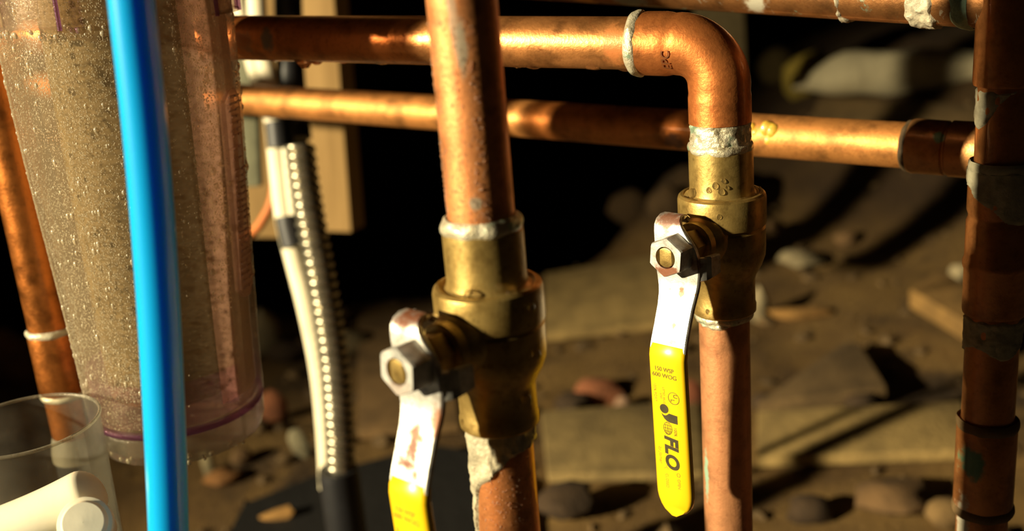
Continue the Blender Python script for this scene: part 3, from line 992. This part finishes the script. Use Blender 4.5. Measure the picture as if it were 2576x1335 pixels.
# embossed scale panel on the right side
PANEL = haze_plastic('panel_plastic', (.90, .82, .80), (.92, .68, .58), .50, .1)
scale_c = math.radians(348)
hs0, hs1 = hz(742), hz(232)
mb = MB()
rows = []
for k in range(21):
    h = hs0 + (hs1 - hs0) * k / 20
    e = .35 if k in (0, 20) else 1
    rows.append([((rbowl(h) + d) * math.cos(scale_c + a * e), (rbowl(h) + d) * math.sin(scale_c + a * e), h) for a, d in [(-.20 + .4 * j / 8, .0009 if 0 < j < 8 else -.0006) for j in range(9)]])
mb.grid(rows, closed=False)
panel = mb.build('scale_panel', PANEL, filt)
mb = MB()
rnd = random.Random(9)
k = 0
for blk in ((250, 330, 6), (345, 400, 3), (430, 640, 15), (655, 715, 5)):
    for i in range(blk[2]):
        py = blk[0] + (blk[1] - blk[0]) * i / (blk[2] - 1)
        h = hz(py)
        w0, w1 = -.12 + .05 * rnd.random(), .05 + .10 * rnd.random()
        for (u0, u1) in ((w0, (w0 + w1) / 2 - .012), ((w0 + w1) / 2 + .012, w1)):
            row0 = [((rbowl(h) + d) * math.cos(scale_c + a), (rbowl(h) + d) * math.sin(scale_c + a), h + z) for a, d, z in
                    [(u0, .0006, -.0007), (u1, .0006, -.0007), (u1, .0018, -.0005), (u0, .0018, -.0005)]]
            row1 = [(p[0], p[1], p[2] + .0008) for p in row0]
            mb.grid([row0, row1], True, True, True)
mb.build('embossed_mark', plain('scale_mark', (.55, .38, .30), .4), panel, smooth=False)
# condensation: thousands of beads, dense on the lit left side
rnd = random.Random(21)
pts, bigpts = [], []
tries = 0
while len(pts) < 27000 and tries < 400000:
    tries += 1
    a = math.radians(rnd.uniform(192, 376))
    h = rnd.uniform(hb + .006, HT - .03)
    deg = math.degrees(a)
    f = (h - hb) / (hc - hb)
    d = 1.0 if deg < 283 else (.12 if deg < 312 + 8 * (1 - f) else (.75 if deg < 334 else .22))
    if deg > 283: d *= (.2 + .8 * sstep(.15, .6, f))
    d *= .30 + .7 * sstep(-.02, .25, f)
    d *= .6 + .8 * max(0, noise.noise((deg * .045, h * 22, 3)) + .3)
    if 212 < deg < 218 and f > .3: d *= .1
    if rnd.random() > d: continue
    big = rnd.random()
    r = .00015 + .00016 * rnd.random() + (.00022 * rnd.random() if big > .9 else 0)
    isbig = big > .988
    if isbig: r = .0005 + .0006 * rnd.random() ** 2
    if deg > 312: r *= 1.3
    n = Vector((math.cos(a), math.sin(a), -.05)).normalized()
    rr = rbowl(h) + (.0034 if False else 0)
    (bigpts if isbig else pts).append((Vector((math.cos(a) * rr, math.sin(a) * rr, h)), n, r, 1.15 + (.7 * rnd.random() if r > .0006 else 0)))
tag(drops_on(MB(), pts, 6, 2).build('condensation', BEAD, filt), kind='stuff')
pts = bigpts
for _ in range(26):                                 # fat drops under the lugs and along the base
    a = math.radians(rnd.uniform(200, 282))
    pts.append((Vector((math.cos(a) * .0482, math.sin(a) * .0482, hc - .003 * rnd.random() ** 2)), (math.cos(a), math.sin(a), -.3), .0007 + .0009 * rnd.random(), 1.1))
for _ in range(18):
    a = math.radians(rnd.uniform(215, 370))
    pts.append((Vector((math.cos(a) * .0374, math.sin(a) * .0374, .001 + .004 * rnd.random())), (math.cos(a), math.sin(a), -.2), .0006 + .001 * rnd.random(), 1.1))
tag(drops_on(MB(), pts, 12, 4).build('large_drop', BEAD, filt), kind='stuff')

# ------------------------------------------------------------------ blue tube in front of the filter
t_ = NT('blue_plastic')
t_.set(Base_Color=(.004, .42, .98), Roughness=.28, Coat_Weight=.3, Coat_Roughness=.1, Subsurface_Weight=.7, Subsurface_Scale=.008, Subsurface_Radius=(.3, .8, 1.0))
pb = smooth_path([at(318, -130, .315), at(330, 0, .320), at(366, 340, .332), at(392, 667, .344), at(411, 1000, .356), at(424, 1335, .370), at(428, 1560, .380)], 14)
pb = [Vector((pb[0].x - .004, pb[0].y, CEIL)), Vector((pb[0].x - .003, pb[0].y, .80))] + pb
gz = H(pb[-1].x, pb[-1].y)
pb += [Vector((pb[-1].x, pb[-1].y + .01, .15)), Vector((pb[-1].x, pb[-1].y + .015, gz))]
tag(MB().tube(pb, .00665, 40).build('blue_tube', t_.m), 'smooth bright blue plastic water tube hanging in front of the clear filter', 'tube')

# ------------------------------------------------------------------ clear tub and white fitting, bottom left
tc = at(60, 1066, .475)
tub = thing('plastic_tub', tc - Vector((0, 0, .10)), 'open clear plastic tub with a bright rim in front of the left copper pipe foot', 'tub')
tb = tub.location.copy()
MB(tb).lathe([(.0001, .001), (.0285, .001), (.0293, .004), (.0312, .096), (.0314, .0995), (.0306, .0995), (.0302, .096), (.0283, .004), (.0001, .003)], tb, (0, 0, 1), 72).build('wall', TUBM, tub)
MB(tb).lathe([(.0313 + .0008 * math.cos(q), .0996 + .0009 * math.sin(q)) for q in [2 * PI * k / 8 for k in range(9)]], tb, (0, 0, 1), 80).build('rim', haze_plastic('rim_plastic', (.9, .9, .86), (.80, .74, .58), .20, .15, 1.0), tub)
PVC = plain('white_pvc', (.92, .86, .68), .35, 0, .06, 60, .05)
pc = at(214, 1316, .400)
pvn = ((CAM - pc).normalized() + Vector((-.12, 0, .10))).normalized()
pv = thing('pipe_fitting', pc, 'white plastic pipe tee with a capped end facing out, at the lower left', 'fitting')
MB(pc).lathe([(.0080, -.030), (.0082, -.008), (.0096, -.0072), (.0099, -.001), (.0095, .0004), (.0082, .0008), (.0077, .0045), (.0071, .0055), (.0001, .0058)], pc, pvn, 40).build('end_cap', PVC, pv)
br = smooth_path([at(252, 1222, .425), at(205, 1250, .425), at(90, 1306, .423), at(-140, 1400, .42), at(-330, 1490, .42)], 6)
MB(pc).tube(br, lambda i: .0103 * math.sqrt(max(.02, 1 - max(0, 1 - i / 6) ** 2)), 32).build('branch', PVC, pv)

# ------------------------------------------------------------------ boards, cables and conduit behind the pipes
WOOD = NT('rough_pine')
c = WOOD.ramp(WOOD.noise(30, 5, .6, (1, 1, .08)), [(.3, (.24, .14, .04)), (.55, (.36, .22, .075)), (.7, (.29, .175, .055))])
WOOD.set(Base_Color=c, Roughness=.8)
WOOD.bump(WOOD.noise(90, 4, .6, (1, 1, .1)), .4, .002)
WOOD = WOOD.m
def hang_board(name, px_t, px_b, py_b, d_t, d_b, w, th, mat, label, yaw=0):
    a = at(px_b, py_b, d_b)
    top = at(px_t, 0, d_t)
    ax = (top - a).normalized()
    ux = (Vector((math.cos(yaw), math.sin(yaw), 0)) - ax * ax.dot(Vector((math.cos(yaw), math.sin(yaw), 0)))).normalized()
    uy = ax.cross(ux)
    k = (CEIL - a.z) / ax.z
    o = MB(a).box(a - ux * w / 2, ux * w, uy * th, ax * k).build(name, mat, None, bevel=.002, loc=a)
    return tag(o, label, 'board')
hang_board('wooden_board', 792, 838, 583, 1.16, 1.22, .045, .034, WOOD, 'long pale wooden board hanging behind the steel conduit, ending above the ground', -.35)
hang_board('wooden_board', 640, 668, 598, 1.26, 1.30, .054, .03, WOOD, 'short wooden board half hidden between the filter and the white cable', -.2)
GREEN = plain('grey_green_paint', (.20, .20, .12), .7)
hang_board('painted_post', 612, 630, 470, 1.02, 1.05, .018, .018, GREEN, 'narrow grey green post just right of the filter edge')

TAPE = plain('black_tape', (.012, .012, .014), .5)
CABLE = plain('cream_cable_jacket', (.95, .86, .62), .5, 0, .1, 40, .05)
cb = smooth_path([at(640, -160, .90), at(648, 60, .91), at(672, 190, .92), at(686, 290, .92), at(696, 385, .92), at(714, 545, .92), at(736, 640, .92), at(772, 780, .92), at(802, 930, .93), at(818, 1080, .94), at(826, 1228, .95)], 10)
cable = thing('electric_cable', cb[-1], 'cream electric cable with black tape bands beside the steel conduit', 'cable')
o = cb[-1].copy()
MB(o).tube(cb, lambda i: .0080, 20, flat=.7, up=(1, 0, 0)).build('jacket', CABLE, cable)
tw = [p for p in cb if 372 < proj(p)[1] < 548]
MB(o).tube([p + Vector((.0085, .001, 0)) for p in tw], .0062, 16).build('jacket', CABLE, cable)
MB(o).tube([p + Vector((.004, 0, 0)) for p in cb if 300 < proj(p)[1] < 384], .0115, 18).build('tape_band', TAPE, cable)
MB(o).tube([p + Vector((.004, 0, 0)) for p in cb if 545 < proj(p)[1] < 622], .0115, 18).build('tape_band', TAPE, cable)
cb2 = smooth_path([at(590, -120, .93), at(606, 20, .94), at(640, 160, .95), at(660, 230, .96), at(690, 320, .97), at(700, 400, .98)], 8)
tag(MB(cb2[0]).tube(cb2, .0075, 16).build('electric_cable', CABLE, loc=cb2[0]), 'second cream cable seen beside the filter above the rear copper pipe', 'cable')
dk = smooth_path([at(722, -160, .97), at(726, 60, .97), at(732, 200, .97), at(744, 300, .99), at(750, 350, .99)], 8)
tag(MB(dk[0]).tube(dk, .0125, 18).build('black_hose', TAPE, loc=dk[0]), 'black sleeve hanging just above the top of the steel conduit', 'hose')
cp = smooth_path([at(754, 366, .89), at(766, 460, .89), at(786, 580, .89), at(808, 700, .89), at(828, 820, .895), at(845, 950, .90), at(854, 1080, .91), at(857, 1160, .915), at(858, 1232, .92)], 48)
LS = [0]
for i in range(1, len(cp)): LS.append(LS[-1] + (cp[i] - cp[i - 1]).length)
PITCH = .0079
def corr(i, a):
    x = (LS[i] / PITCH + a / (2 * PI)) % 1.0
    return .78 + .24 * math.sin(PI * x) ** .7
STEEL = plain('galvanised_steel', (.46, .42, .32), .28, .85, .3, 90, .1)
cd = thing('steel_conduit', cp[-1], 'flexible ribbed steel conduit hanging behind the left valve', 'conduit')
MB(cp[-1]).tube(cp, .0124, 24, up=(1, 0, 0), fn=corr).build('ribbed_sheath', STEEL, cd, angle=60)
ec = cp[-1]
MB(ec).lathe([(.0001, .02), (.016, .02), (.017, .012), (.017, -.09), (.014, -.11), (.0001, -.11)], ec, (0, 0, 1), 24).build('end_boot', TAPE, cd)
ow = smooth_path([at(692, 440, 1.0), at(686, 500, 1.0), at(664, 550, 1.0), at(636, 585, 1.0), at(600, 600, 1.0)], 8)
tag(MB(ow[0]).tube(ow, .0042, 12).build('orange_wire', plain('orange_insulation', (.78, .24, .06), .5), loc=ow[0]), 'thin orange wire curving from the cream cable to behind the filter', 'wire')

# ------------------------------------------------------------------ rubble on the ground
def stone_mat(name, c, v=.4): return plain(name, tuple(q * .50 for q in c), .9, 0, v, 25, .6, 160, .004)
TAN = stone_mat('tan_stone', (.84, .57, .20)); PALE = stone_mat('pale_stone', (.74, .60, .34)); BRN = stone_mat('brown_stone', (.34, .19, .07))
BRK = stone_mat('red_brick', (.62, .22, .09)); DRK = stone_mat('dark_stone', (.10, .055, .02)); ORG = stone_mat('orange_wood', (.72, .38, .10))
def rock(name, px, py, w, h, mat, label, cat='rock', rot=0, deep=.8, seed=0, sub=2, sharp=.35, lift=0):
    """a stone resting on the ground, centred on the picture point, w x h pixels across"""
    p = ground_at(px, py + h * .35)
    d = proj(p)[2]
    sx, sz = w * d / FPX / 2, h * d / FPX / 2
    bm = bmesh.new()
    bmesh.ops.create_icosphere(bm, subdivisions=sub, radius=1)
    ca, sa = math.cos(rot), math.sin(rot)
    for v in bm.verts:
        q = v.co * (1 + sharp * noise.noise(v.co * 1.3 + Vector((seed * 3.1, seed, 0))) + .12 * noise.noise(v.co * 3.7 + Vector((seed, 5, 1))))
        x, y, z = q.x * sx, q.y * sx * deep, q.z * sz
        v.co = (x * ca - z * sa, y, x * sa + z * ca)
    low = min(v.co.z for v in bm.verts)
    me = bpy.data.meshes.new(name)
    bm.to_mesh(me); bm.free()
    me.polygons.foreach_set('use_smooth', [True] * len(me.polygons))
    me.set_sharp_from_angle(angle=math.radians(40))
    me.materials.append(mat)
    o = bpy.data.objects.new(name, me)
    COL.objects.link(o)
    o.location = (p.x, p.y, H(p.x, p.y) - low - abs(low) * .35 + lift)
    return tag(o, label, cat)
def slab(name, corners, th, mat, label, cat='board', lift=.006):
    """a flat board or flagstone lying on the ground, its four corners given as picture points"""
    P = [ground_at(*c) for c in corners]
    z = [H(p.x, p.y) + lift for p in P]
    o = P[0].copy()
    mb = MB(o)
    vs = [Vector((p.x, p.y, zz)) for p, zz in zip(P, z)]
    vs += [v + Vector((0, 0, th)) for v in vs]
    mb.add(vs, [[0, 1, 2, 3], [4, 5, 6, 7], [0, 1, 5, 4], [1, 2, 6, 5], [2, 3, 7, 6], [3, 0, 4, 7]])
    return tag(mb.build(name, mat, None, bevel=.003, loc=o), label, cat)
slab('flagstone', [(1372, 872), (1372, 712), (1742, 655), (1760, 830)], .012, TAN, 'broad tan flagstone lying between the two valves', 'stone')
slab('flagstone', [(1380, 1230), (1362, 1066), (1760, 1040), (1770, 1220)], .012, stone_mat('ochre_stone', (.66, .46, .17)), 'wide ochre flagstone behind the lower end of the full yellow lever', 'stone')
slab('flagstone', [(1905, 1190), (1905, 1070), (2420, 1050), (2420, 1175)], .014, TAN, 'long tan flagstone left of the dim right hand pipe, near the bottom', 'stone')
slab('plank', [(1905, 1062), (2120, 905), (2160, 905), (2230, 1020)], .02, stone_mat('brown_plank', (.40, .25, .10)), 'brown plank end slanting across the ground left of the dim right pipe')
slab('plank', [(905, 1120), (905, 820), (1120, 790), (1160, 1100)], .012, stone_mat('earth_plank', (.46, .27, .10)), 'wide brown plank on the ground behind the left valve lever')
slab('flagstone', [(2285, 808), (2362, 752), (2490, 835), (2490, 935)], .03, stone_mat('gold_stone', (.64, .36, .10)), 'angular golden stone slab leaning up beside the dim right hand pipe', 'stone', .02)
rock('rock', 2010, 652, 120, 44, PALE, 'long pale stone on the dark bank right of the right valve', rot=-.15, seed=4)
rock('rock', 1908, 768, 56, 96, PALE, 'upright pale stone peeping out beside the right valve body', seed=5)
rock('wood_scrap', 2010, 790, 160, 34, ORG, 'orange wood scrap lying right of the right valve pipe', 'wood', rot=-.06, seed=6, deep=.3)
rock('rock', 2425, 688, 80, 50, PALE, 'small pale stone touching the left side of the dim right pipe', rot=-.3, seed=7)
rock('rock', 2130, 600, 60, 44, BRN, 'small brown stone on the dark bank under the rear pipe', seed=8)
rock('rock', 1950, 572, 44, 40, BRN, 'little brown stone above the long pale stone', seed=9)
rock('rock', 1590, 520, 110, 100, stone_mat('sepia_stone', (.16, .09, .03)), 'rounded brown stone at the dark bank, left of the right valve lever head', seed=10)
rock('rock', 1680, 520, 110, 100, stone_mat('umber_stone', (.16, .09, .03)), 'rounded brown stone at the dark bank, just behind the right valve', seed=11)
rock('brick', 1500, 985, 120, 74, BRK, 'broken red brick lump left of the full yellow lever', 'brick', seed=12, deep=.6)
rock('brick', 1735, 1000, 100, 110, stone_mat('dark_brick', (.44, .13, .05)), 'dark red brick between the full yellow lever and its pipe', 'brick', seed=13, deep=.6, sharp=.15)
rock('rock', 1568, 1018, 46, 56, stone_mat('pink_stone', (.66, .40, .24)), 'small pinkish stone next to the red brick lump', seed=14)
rock('rock', 672, 836, 100, 130, PALE, 'rounded pale stone half hidden by the right edge of the filter', seed=15, sharp=.15)
rock('brick', 690, 1020, 76, 96, BRK, 'orange red brick seen beside the bottom of the filter', 'brick', seed=16, sharp=.12, deep=.5)
rock('root', 762, 1112, 46, 100, stone_mat('grey_root', (.50, .44, .26)), 'pale bent root left of the cream cable near its lower end', 'root', rot=.4, seed=17, deep=.4)
rock('wood_scrap', 690, 1310, 120, 40, ORG, 'orange stick at the bottom edge left of the conduit end', 'wood', rot=.35, seed=18, deep=.3)
rock('wood_scrap', 528, 1160, 34, 100, stone_mat('pale_stick', (.66, .55, .30)), 'pale upright stick end under the filter base', 'wood', seed=19, deep=.5)
rock('rock', 610, 1150, 60, 50, BRN, 'brown stone below the right side of the filter base', seed=20)
rock('rock', 560, 1200, 90, 40, stone_mat('rust_stone', (.58, .26, .07)), 'rust coloured stone under the filter, right of the blue tube', seed=21)
rock('rock', 2040, 1280, 120, 80, DRK, 'dark stone at the bottom edge right of the right lower pipe', seed=22)
rock('rock', 2250, 1250, 200, 70, BRN, 'low brown stone at the bottom, left of the dim right pipe', seed=23)
rock('rock', 2380, 1290, 110, 80, stone_mat('tawny_stone', (.46, .28, .10)), 'tawny stone at the bottom edge touching the dim right pipe', seed=24)
rock('rock', 1440, 1010, 90, 50, DRK, 'dark stone left of the red brick lump', seed=25)
rock('rock', 1925, 1010, 70, 54, DRK, 'black stone right of the right lower pipe at brick height', seed=26)
rock('rock', 2170, 1010, 90, 50, DRK, 'dark stone under the slanting brown plank', seed=27)
rock('rock', 880, 860, 150, 60, stone_mat('dusty_stone', (.40, .30, .14)), 'dusty stone right of the steel conduit, above the brown plank', seed=28, deep=.6)
rock('rock', 30, 900, 150, 160, BRN, 'brown stone behind the left copper pipe', seed=29)
rock('rock', 40, 1060, 190, 100, stone_mat('loam_stone', (.28, .17, .07)), 'loam brown stone at the left edge above the plastic tub', seed=30)
rock('rock', 1430, 1260, 150, 90, DRK, 'dark stone at the bottom between the lower left pipe and the full yellow lever', seed=31)
rock('rock', 720, 880, 90, 60, DRK, 'dark stone behind the steel conduit', seed=32)
# pale rag bundle and boards on the far bank
rg = ground_at(2240, 235)
dr = proj(rg)[2]
mb = MB(rg)
rows = []
for i in range(21):
    f = i / 20
    c = at(1995 + 640 * f, 196 - 6 * f + 26 * (1 - sstep(0, .3, f)) * .9, dr) + Vector((0, 0, .01))
    hh = (40 * sstep(0, .25, f) + 18 - 14 * sstep(.5, .75, f)) * dr / FPX
    row = []
    for j in range(20):
        a = 2 * PI * j / 20
        k = 1 + .22 * noise.noise((f * 6, math.cos(a) * 1.4, math.sin(a) * 1.4))
        row.append(c + Vector((0, math.cos(a) * hh * .9 * k, math.sin(a) * hh * k)))
    rows.append(row)
mb.grid(rows, True, True, True)
tag(mb.build('cloth_bundle', plain('pale_cloth', (.62, .54, .34), .9, 0, .3, 12, .5, 60, .006), loc=rg), 'long pale rolled cloth lying on the far bank at the upper right', 'cloth')
rock('rag', 2030, 190, 130, 120, plain('mustard_cloth', (.44, .32, .05), .9, 0, .4, 14), 'mustard yellow rag at the left end of the pale cloth', 'cloth', rot=.6, seed=40, deep=.7)
rock('rock', 1955, 165, 100, 110, stone_mat('ochre_boulder', (.42, .30, .10)), 'ochre boulder on the far bank behind the elbow', seed=41, sharp=.2)
slab('plank', [(2040, 345), (2060, 285), (2490, 318), (2480, 365)], .03, stone_mat('old_plank', (.30, .19, .07)), 'old plank on the far bank below the pale cloth')
hang_board('wooden_post', 1812, 1822, 200, 2.0, 2.1, .085, .05, plain('grey_post', (.22, .17, .08), .85), 'dim grey wooden post far behind the copper elbow')

P = [ground_at(*q) for q in ((560, 1420), (620, 1300), (800, 1228), (960, 1190), (1090, 1150), (1200, 1165), (1290, 1240), (1330, 1330), (1330, 1420))]  # outline of a black sheet added to darken the ground
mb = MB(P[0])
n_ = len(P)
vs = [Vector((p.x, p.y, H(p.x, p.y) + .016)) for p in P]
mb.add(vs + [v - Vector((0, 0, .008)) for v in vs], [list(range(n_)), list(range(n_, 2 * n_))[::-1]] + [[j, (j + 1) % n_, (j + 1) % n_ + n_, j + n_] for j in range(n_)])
tag(mb.build('darkening_sheet', plain('black_sheet', (.010, .009, .008), .7, 0, .3, 20, .4, 60, .004), loc=P[0]), 'black sheet added to darken the ground below the steel conduit end and left lever', 'sheet')

# loose gravel nobody could count
rnd = random.Random(77)
mb = MB()
ico = bmesh.new(); bmesh.ops.create_icosphere(ico, subdivisions=1, radius=1)
iv = [v.co.copy() for v in ico.verts]; jf = [[v.index for v in f.verts] for f in ico.faces]; ico.free()
for _ in range(900):
    x, y = rnd.uniform(-.9, 1.1), rnd.uniform(.85, 2.3)
    if H(x, y) < -.06: continue
    s = .004 + .014 * rnd.random() ** 3
    q = Matrix.Rotation(rnd.uniform(0, 6), 3, 'Z') @ Matrix.Diagonal((s, s * rnd.uniform(.5, .9), s * rnd.uniform(.35, .7)))
    c = Vector((x, y, H(x, y) + s * .15))
    mb.add([c + q @ (v * (1 + .3 * noise.noise(v * 2 + c * 90))) for v in iv], jf)
tag(mb.build('gravel', stone_mat('gravel_stone', (.38, .24, .10), .7), FLOOR, smooth=False), kind='stuff')
